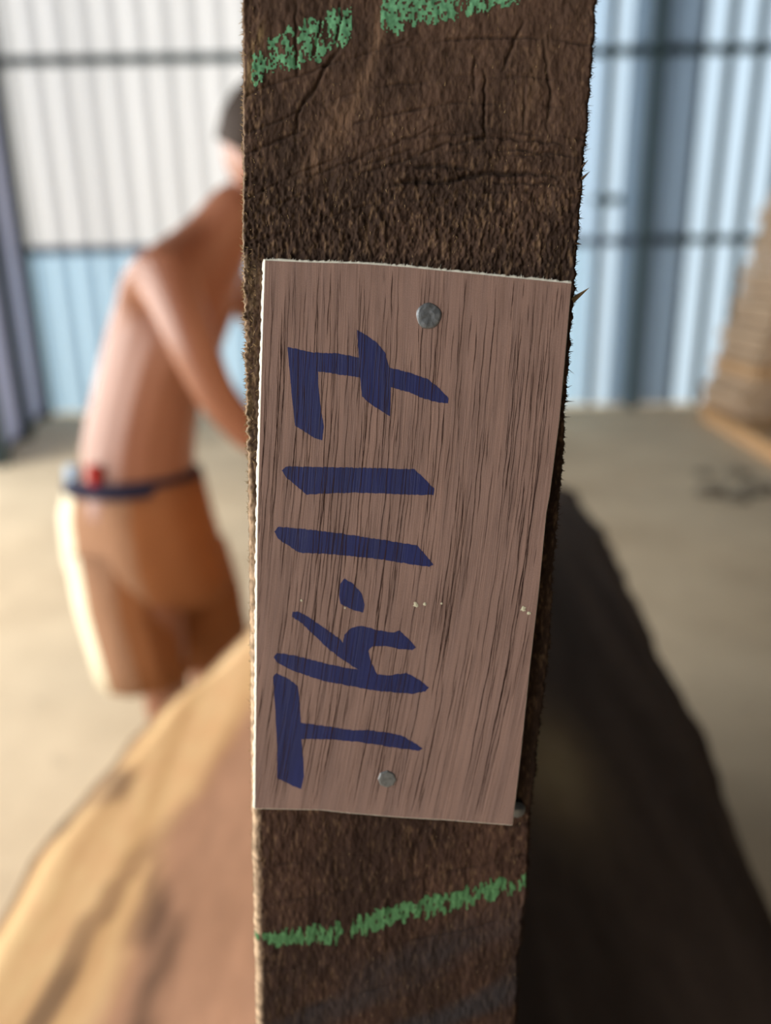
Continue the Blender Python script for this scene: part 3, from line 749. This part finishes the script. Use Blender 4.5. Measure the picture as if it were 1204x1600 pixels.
o = link('open_pores', mesh('open_pores', V_, F_), wtag, simple('pore_shade', lin(58, 42, 38), 0.95, 0.02, var=0.3, scale=300)); o['kind'] = 'stuff'; o['label'] = 'fine dark grain lines'
# pale flecks on the board
for fx, fy, r_ in ((649, 945, 4.5), (664, 944, 3.0), (690, 943, 2.2), (817, 952, 5.0), (826, 958, 3.5), (471, 938, 2.2), (539, 950, 1.6)):
    n_ = 11; a = np.linspace(0, 2 * np.pi, n_, endpoint=False); rr = r_ * (0.5 + 0.7 * rng.random(n_))
    v = tface(fx + np.cos(a) * rr, fy + np.sin(a) * rr, 0.00008); cc = tface(fx, fy, 0.0002)
    o = link('paint_fleck', mesh('paint_fleck', list(v) + [cc], [(i, n_, (i + 1) % n_) for i in range(n_)]), wtag, m_fleck)
# nails
def nail(px, py, r_px, lab, sides, dome, dents):
    c = tface(px, py, 0.0); r = r_px / 6.0 * 0.001 * (1.0 if py < 800 else 1.06)
    V_, F_ = [], []; rad = [1.0, 1.03, 0.97, 0.86, 0.66, 0.45, 0.22]; hh = [-0.0006, 0.00012, 0.00034, 0.00042, 0.00046, 0.00047, 0.00046]
    for a_, h_ in zip(rad, hh):
        for i in range(sides):
            t_ = 2 * math.pi * i / sides; w_ = 1 + 0.025 * math.sin(3 * t_ + 1) + 0.02 * math.sin(5 * t_)
            n_ = dents * (mnoise.noise(Vector((math.cos(t_) * a_ * 3, math.sin(t_) * a_ * 3, px))))
            V_.append((r * a_ * w_ * math.cos(t_), r * a_ * w_ * math.sin(t_), h_ * dome + (n_ if h_ > 0.0003 else 0)))
    for k_ in range(len(rad) - 1):
        for i in range(sides): F_.append((k_ * sides + i, k_ * sides + (i + 1) % sides, (k_ + 1) * sides + (i + 1) % sides, (k_ + 1) * sides + i))
    F_.append(tuple((len(rad) - 1) * sides + i for i in range(sides)))
    o = link('nail', mesh('nail', V_, F_, False), wtag, m_nail, Vector(c)); o['label'] = lab
nail(669.5, 493.5, 17.6, 'round steel nail head near the top edge', 28, 1.0, 0.00012)
nail(604.5, 1217, 14.3, 'faceted grey nail head near the bottom edge', 8, 0.8, 0.00005)
# bent nail half hidden behind the tag's lower right corner
V_, F_ = [], []
c = face(np.array(806.), np.array(1262.))
bm = bmesh.new()
bmesh.ops.create_cone(bm, cap_ends=True, segments=24, radius1=0.0026, radius2=0.0023, depth=0.0012)
bmesh.ops.bevel(bm, geom=[e for e in bm.edges if abs(e.verts[0].co.z - e.verts[1].co.z) < 1e-6], offset=0.0003, segments=2, affect='EDGES')
o = link('nail', bm_mesh('nail', bm, True), slab, m_nail, Vector((c[0], c[1], 0.0009))); o['label'] = 'dark nail head beside the tag'

# ------------------------------------------------------------------ person
m_skin = NT('brown_skin'); _o = m_skin.obj()  # brown skin mottled by noise
m_skin.base(m_skin.mix(m_skin.noise(_o, 6, 3), lin(132, 80, 56), lin(156, 104, 78))); m_skin.rough(0.38, 0.9); m_skin = m_skin.m
m_hair = simple('dark_brown_hair', (0.03, 0.018, 0.012, 1), 0.7, 0.3)
YP = 1.68
def skinned(name, nodes, edges, root, sub=2):
    me = bpy.data.meshes.new(name); me.from_pydata([tuple(n_[0]) for n_ in nodes], edges, []); me.update()
    o = bpy.data.objects.new(name, me); COL.objects.link(o)
    o.modifiers.new('s', 'SKIN').use_smooth_shade = True
    for i, n_ in enumerate(nodes):
        sv = me.skin_vertices[0].data[i]; sv.radius = n_[1] if isinstance(n_[1], tuple) else (n_[1], n_[1]); sv.use_root = (i == root)
    o.modifiers.new('u', 'SUBSURF').levels = sub; o.modifiers['u'].render_levels = sub
    dg = bpy.context.evaluated_depsgraph_get(); out = bpy.data.meshes.new_from_object(o.evaluated_get(dg))
    bpy.data.objects.remove(o); return out
pelvis = P(215, 800, YP)
N = []; E = []
def node(p, r, par=None):
    N.append((Vector(p), r)); i = len(N) - 1
    if par is not None: E.append((par, i))
    return i
n0 = node(pelvis, 0.140)
n1 = node(P(210, 728, YP), 0.136, n0); n2 = node(P(230, 620, YP), 0.120, n1); n3 = node(P(262, 515, YP), 0.130, n2); n4 = node(P(300, 435, YP), 0.120, n3)
n5 = node(P(352, 352, YP + .0), 0.064, n4); n6 = node(P(392, 292, YP), 0.057, n5)
# near arm (his right), reaching to the upright slab
a1 = node(P(262, 432, YP - .13), 0.066, n4); a2 = node(P(292, 520, YP - .17), 0.053, a1); a3 = node(P(338, 622, YP - .17), 0.043, a2)
a4 = node(P(400, 690, YP - .14), 0.040, a3); HX = -0.062
a5 = node((HX - 0.055, YP - .06, 0.985), 0.027, a4)
b1 = node(P(330, 432, YP + .15), 0.062, n4); b2 = node(P(390, 470, YP + .2), 0.046, b1); b3 = node(P(450, 560, YP + .2), 0.042, b2); b4 = node((HX - 0.055, YP + .12, 1.10), 0.027, b3)
# legs, slanting right towards the feet
l1 = node(P(225, 880, YP - .07), 0.090, n0); l2 = node(P(255, 1040, YP - .1), 0.060, l1); l3 = node(P(268, 1150, YP - .05), 0.052, l2)
l4 = node((-0.50, YP - .02, 0.09), 0.036, l3); l5 = node((-0.42, YP - .05, 0.035), 0.034, l4); l6 = node((-0.31, YP - .07, 0.024), 0.024, l5)
r1_ = node(P(285, 880, YP + .08), 0.090, n0); r2_ = node(P(318, 1000, YP + .12), 0.058, r1_); r3_ = node(P(330, 1080, YP + .18), 0.050, r2_)
r4_ = node((-0.42, YP + .24, 0.09), 0.036, r3_); r5_ = node((-0.34, YP + .25, 0.035), 0.034, r4_); r6_ = node((-0.23, YP + .26, 0.024), 0.024, r5_)
body = skinned('body', N, E, n0)
def hand(wrist, y_dir):
    """open hand laid against the slab's left flank; palm faces +x"""
    out = []
    w = Vector(wrist); palm = w + Vector((0.012, 0.0, 0.045))
    nodes = [(w, 0.026), (w + Vector((0.015, 0, 0.03)), (0.020, 0.032)), (w + Vector((0.025, 0, 0.085)), (0.016, 0.036))]
    out.append(skinned('hand', nodes, [(0, 1), (1, 2)], 0, 1))
    for k_, (off, L) in enumerate(((-0.033, 0.066), (-0.011, 0.078), (0.011, 0.073), (0.033, 0.056))):
        b = w + Vector((0.022, off, 0.075)); f = [(b, 0.0095), (b + Vector((0.010, off * .1, L * .45)), 0.0088), (b + Vector((0.014, off * .15, L * .78)), 0.0080), (b + Vector((0.016, off * .2, L)), 0.0068)]
        out.append(skinned('finger', f, [(0, 1), (1, 2), (2, 3)], 0, 1))
    b = w + Vector((0.018, -0.026 * y_dir, 0.03)); f = [(b, 0.012), (b + Vector((0.008, -0.030 * y_dir, 0.022)), 0.0105), (b + Vector((0.014, -0.045 * y_dir, 0.045)), 0.0085)]
    out.append(skinned('thumb', f, [(0, 1), (1, 2)], 0, 1)); return out
parts = [body] + hand(N[a5][0], 1) + hand(N[b4][0], -1)
# head with brow, nose, chin and ears, turned to the right and bowed
bmh = bmesh.new(); bmesh.ops.create_uvsphere(bmh, u_segments=40, v_segments=28, radius=1.0)
for v in bmh.verts:
    x_, y_, z_ = v.co                       # +x is the face's direction in the head's own axes
    X = x_ * 0.098; Y = y_ * 0.076; Z = z_ * 0.118
    if z_ < -0.1 and x_ > 0: X += 0.010 * min(1, -z_ * 2); Y *= 1 - 0.25 * min(1, -z_)
    if x_ > 0.75: X += 0.024 * math.exp(-(y_ / 0.16) ** 2) * math.exp(-((z_ + 0.12) / 0.17) ** 2)      # nose
    if x_ > 0.5: X += 0.005 * math.exp(-((z_ - 0.22) / 0.10) ** 2)                                       # brow
    if x_ > 0.6: X -= 0.008 * math.exp(-((abs(y_) - 0.36) / 0.14) ** 2) * math.exp(-((z_ - 0.04) / 0.12) ** 2)   # eye sockets
    if x_ > 0.6: X += 0.005 * math.exp(-(y_ / 0.28) ** 2) * math.exp(-((z_ + 0.50) / 0.07) ** 2)       # lips
    if x_ < 0: X *= 1.08
    v.co = (X, Y, Z)
for sy in (-1, 1):
    r = bmesh.ops.create_uvsphere(bmh, u_segments=14, v_segments=10, radius=1.0)
    for v in r['verts']: v.co = Vector((v.co.x * 0.017 - 0.008, sy * (0.078 + abs(v.co.y) * 0.006) + v.co.y * 0.007, v.co.z * 0.031 - 0.006))
HC = P(430, 220, YP)
HM = Matrix.Translation(HC) @ Matrix.Rotation(math.radians(-8), 4, 'Z') @ Matrix.Rotation(math.radians(26), 4, 'Y')
bmesh.ops.transform(bmh, matrix=HM, verts=bmh.verts)
parts.append(bm_mesh('head', bmh))
bmj = bmesh.new()
for p_ in parts: bmj.from_mesh(p_)
base_me = bm_mesh('body', bmj)
tmp = bpy.data.objects.new('tmp', base_me); COL.objects.link(tmp)
rm = tmp.modifiers.new('r', 'REMESH'); rm.mode = 'VOXEL'; rm.voxel_size = 0.0055; rm.use_smooth_shade = True
smo = tmp.modifiers.new('s', 'SMOOTH'); smo.iterations = 2; smo.factor = 0.5
body_me = bpy.data.meshes.new_from_object(tmp.evaluated_get(bpy.context.evaluated_depsgraph_get())); bpy.data.objects.remove(tmp)
PB = Vector((-0.45, YP, 0)); person = empty('person', PB)
tag(person, 'bare-backed person in tan shorts bending over behind the upright slab, hands on it', 'person')
inv = Matrix.Translation(-PB)
body_me.transform(inv); body_me.name = 'body'; link('body', body_me, person, m_skin)
# eyes, hair
for sy in (-1, 1):
    bm = bmesh.new(); bmesh.ops.create_uvsphere(bm, u_segments=14, v_segments=10, radius=0.0115)
    bmesh.ops.transform(bm, matrix=inv @ HM @ Matrix.Translation((0.083, sy * 0.030, 0.006)), verts=bm.verts)
    eye = link('eye', bm_mesh('eye', bm, True), person, simple('eye_white', (0.6, 0.58, 0.55, 1), 0.2))
    bm = bmesh.new(); bmesh.ops.create_uvsphere(bm, u_segments=12, v_segments=8, radius=0.0058)
    bmesh.ops.transform(bm, matrix=inv @ HM @ Matrix.Translation((0.0895, sy * 0.030, 0.006)), verts=bm.verts)
    link('iris', bm_mesh('iris', bm, True), eye, m_hair)
bm = bmesh.new(); bmesh.ops.create_uvsphere(bm, u_segments=36, v_segments=26, radius=1.0)
dele = []
for v in bm.verts:
    x_, y_, z_ = v.co
    lim = 0.42 if x_ > 0.35 else (0.15 if x_ > -0.1 else -0.42)
    if z_ < lim: dele.append(v); continue
    n_ = 1.0 + 0.03 * mnoise.noise(Vector((x_ * 9, y_ * 9, z_ * 9)))
    v.co = (x_ * 0.108 * (1.08 if x_ < 0 else 1) * n_, y_ * 0.086 * n_, z_ * 0.129 * n_)
bmesh.ops.delete(bm, geom=dele, context='VERTS')
bmesh.ops.solidify(bm, geom=bm.faces[:], thickness=0.008)
bmesh.ops.transform(bm, matrix=inv @ HM, verts=bm.verts); link('hair', bm_mesh('hair', bm, True), person, m_hair)

# shorts: hip band, two legs, waistband
m_short = NT('tan_shorts_cloth'); _o = m_short.obj()
_f = m_short.noise(m_short.mapping(_o, (5, 5, 1.5)), 2.0, 3)
m_short.base(m_short.mix(m_short.rng(_f, 0.3, 0.7), lin(146, 108, 82), lin(172, 134, 108))); m_short.rough(0.9, 0.1); m_short.bump(_f, 0.6, 0.02); m_short = m_short.m
m_lit_cloth = simple('backlit_cloth', lin(240, 232, 205), 0.9, 0.1, var=0.05)  # strong backlight on the shorts' left side, painted as pale cloth
m_shade_cloth = simple('warm_shade_cloth', lin(150, 100, 66), 0.9, 0.1, var=0.2)  # shaded side of the shorts, warm bounce light put into the colour
m_navy = simple('navy_elastic', lin(40, 40, 62), 0.8, 0.2, var=0.4, scale=30)
def loft(name, secs, mat, seg=36, fold=0.006, seed=1, thick=0.004, light_sides=None):
    V_, F_ = [], []
    for j, (c, rx, ry) in enumerate(secs):
        for i in range(seg):
            a = 2 * math.pi * i / seg; w_ = 1 + fold / max(rx, .05) * mnoise.noise(Vector((math.cos(a) * 2.5, math.sin(a) * 2.5, j * .35 + seed))) * 2
            V_.append(Vector(c) + Vector((rx * w_ * math.cos(a), ry * w_ * math.sin(a), 0)) - PB)
    for j in range(len(secs) - 1):
        for i in range(seg): F_.append((j * seg + i, j * seg + (i + 1) % seg, (j + 1) * seg + (i + 1) % seg, (j + 1) * seg + i))
    bm = bmesh.new(); bm.from_mesh(mesh(name, V_, F_)); bmesh.ops.recalc_face_normals(bm, faces=bm.faces[:])
    bmesh.ops.solidify(bm, geom=bm.faces[:], thickness=thick)
    if light_sides:
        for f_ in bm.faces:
            c_ = f_.calc_center_median() + PB; rel = c_ - light_sides[1](c_.z); a_ = math.degrees(math.atan2(rel.y, rel.x)) % 360
            if light_sides[2] < a_ < light_sides[3]: f_.material_index = 1
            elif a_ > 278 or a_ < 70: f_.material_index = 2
        return link(name, bm_mesh(name, bm, True), person, [mat, light_sides[0], m_shade_cloth])
    return link(name, bm_mesh(name, bm, True), person, mat)
def axis(secs):
    zs = [c[0].z for c in secs][::-1]; return lambda z: Vector((np.interp(z, zs, [c[0].x for c in secs][::-1]), np.interp(z, zs, [c[0].y for c in secs][::-1]), z))
def sec(px0, px1, py, y, ry):
    a, b = P(px0, py, y), P(px1, py, y); return ((a + b) / 2, (b - a).length / 2, ry)
hs = [sec(106, 318, 742, YP, .130), sec(100, 330, 790, YP, .150), sec(108, 345, 850, YP, .160), sec(122, 360, 900, YP, .155), sec(150, 352, 930, YP, .120)]; hip = loft('shorts', hs, m_short, light_sides=(m_lit_cloth, axis(hs), 150, 226))
hip['label'] = 'tan cloth seat of the shorts'
hs = [sec(106, 258, 850, YP - .06, .095), sec(120, 268, 930, YP - .08, .10), sec(142, 285, 1000, YP - .1, .098), sec(158, 298, 1054, YP - .1, .095)]; lg = loft('shorts_leg', hs, m_short, seed=3, light_sides=(m_lit_cloth, axis(hs), 140, 236))
lg = loft('shorts_leg', [sec(235, 352, 850, YP + .07, .095), sec(245, 374, 930, YP + .09, .10), sec(255, 388, 1020, YP + .12, .098)], m_shade_cloth, seed=5)
lg['label'] = 'leg of the shorts with warm shade painted in'
wb = loft('waistband', [sec(108, 304, 731, YP, .138), sec(104, 308, 742, YP, .142), sec(105, 311, 755, YP, .143)], m_navy, fold=0.002)
wb['label'] = 'dark navy waistband'
for (x0, x1, nm, mt, lb) in ((104, 126, 'cord_end', simple('pale_blue_cloth', lin(176, 200, 225), .8), 'pale blue cloth end at the back of the waist'), (138, 158, 'waist_patch', simple('red_cloth', lin(168, 44, 40), .8), 'small red patch on the waistband')):
    bm = bmesh.new(); c = P((x0 + x1) / 2, 743, YP - 0.128 if x0 > 110 else YP - .085)
    box(bm, c - PB, ((x1 - x0) * 0.0014, 0.02, 0.045)); bmesh.ops.bevel(bm, geom=bm.edges[:], offset=0.004, segments=2, affect='EDGES')
    o = link(nm, bm_mesh(nm, bm, True), person, mt); o['label'] = lb

# ------------------------------------------------------------------ pile of rough boards by the right side, and litter on the floor
m_board = simple('weathered_board', lin(205, 178, 150), 0.9, 0.1, var=0.35, scale=5)
m_board2 = simple('pale_cut_board', lin(214, 172, 128), 0.9, 0.1, var=0.2, scale=5)
def board_mesh(L, w_, t_, seed):
    bm = bmesh.new(); box(bm, (0, 0, 0), (L, w_, t_)); bmesh.ops.subdivide_edges(bm, edges=[e for e in bm.edges if abs(e.verts[0].co.x - e.verts[1].co.x) > L * .5], cuts=12)
    for v in bm.verts:
        v.co.y += (0.5 if v.co.y > 0 else -0.5) * 0.05 * mnoise.noise(Vector((v.co.x * 3, v.co.y * 20, seed)))
        v.co.z += 0.003 * mnoise.noise(Vector((v.co.x * 2, seed, v.co.y)))
    bmesh.ops.bevel(bm, geom=[e for e in bm.edges if abs(e.verts[0].co.x - e.verts[1].co.x) < .01], offset=0.004, affect='EDGES')
    return bm_mesh('rough_board', bm)
pc = on_z(np.array(1112.), np.array(652.), 0.0)
z_ = 0.0; nb = 23
ORD = 'lowest second third fourth fifth sixth seventh eighth ninth tenth eleventh twelfth thirteenth fourteenth fifteenth sixteenth seventeenth eighteenth nineteenth twentieth twenty-first twenty-second topmost'.split()
for k_ in range(nb):
    t_ = 0.085; 
    sh = 0.22 * z_ / 1.0 + 0.03 * math.sin(k_ * 2.1)
    o = link('rough_board', board_mesh(1.35, 0.9, t_ - .008, k_), mat=m_board2 if k_ in (0, 5) else m_board, loc=(pc[0] + .68 + sh, pc[1] - 0.10 + 0.03 * math.sin(k_), z_ + t_ / 2))
    o.rotation_euler = (0, 0, math.radians(-2 + 2 * math.sin(k_ * 1.7)))
    tag(o, (ORD[k_] + (' pale' if k_ in (0, 5) else ' brown') + ' board' + (' from the floor' if 0 < k_ < nb - 1 else '') + ' in the tall pile by the back wall at right'), 'board', 'boards stacked by the back wall'); z_ += t_
a = on_z(np.array(1106.), np.array(655.), 0.0); b = on_z(np.array(1260.), np.array(745.), 0.0); mid = (a + b) / 2
o = link('wooden_beam', board_mesh(float(np.linalg.norm(b - a)), 0.13, 0.11, 55), mat=m_board2, loc=(mid[0], mid[1], 0.056)); o.rotation_euler = (0, 0, math.atan2(b[1] - a[1], b[0] - a[0]))
tag(o, 'pale wooden beam lying slantwise on the floor before the board pile', 'beam')
m_chip = simple('grey_litter', lin(120, 112, 100), 0.95, 0.1, var=0.4)
for k_, (x_, y_, r_) in enumerate(((1112, 772, .10), (1150, 742, .08), (1184, 768, .11), (1096, 742, .06), (1150, 782, .07))):
    p = on_z(np.array(float(x_)), np.array(float(y_)), 0.0)
    bm = bmesh.new(); bmesh.ops.create_icosphere(bm, subdivisions=3, radius=1.0)
    for v in bm.verts:
        n_ = 1 + .35 * mnoise.noise(v.co * 1.6 + Vector((k_, 0, 0))); v.co = Vector((v.co.x * r_ * n_, v.co.y * r_ * n_ * .8, max(-0.02, v.co.z) * r_ * .55 * n_))
    lo = min(v.co.z for v in bm.verts)
    o = link('wood_chunk', bm_mesh('wood_chunk', bm), mat=m_chip, loc=(p[0], p[1], -lo + 0.001))
    tag(o, ('broad grey lump of litter, left front of the heap on the floor', 'grey lump of litter at the back of the heap, nearest the beam', 'largest grey lump of litter, rightmost in the heap', 'smallest grey lump of litter, leftmost in the heap', 'small grey lump of litter, frontmost in the heap')[k_], 'wood scrap', 'wood litter on the floor at right')
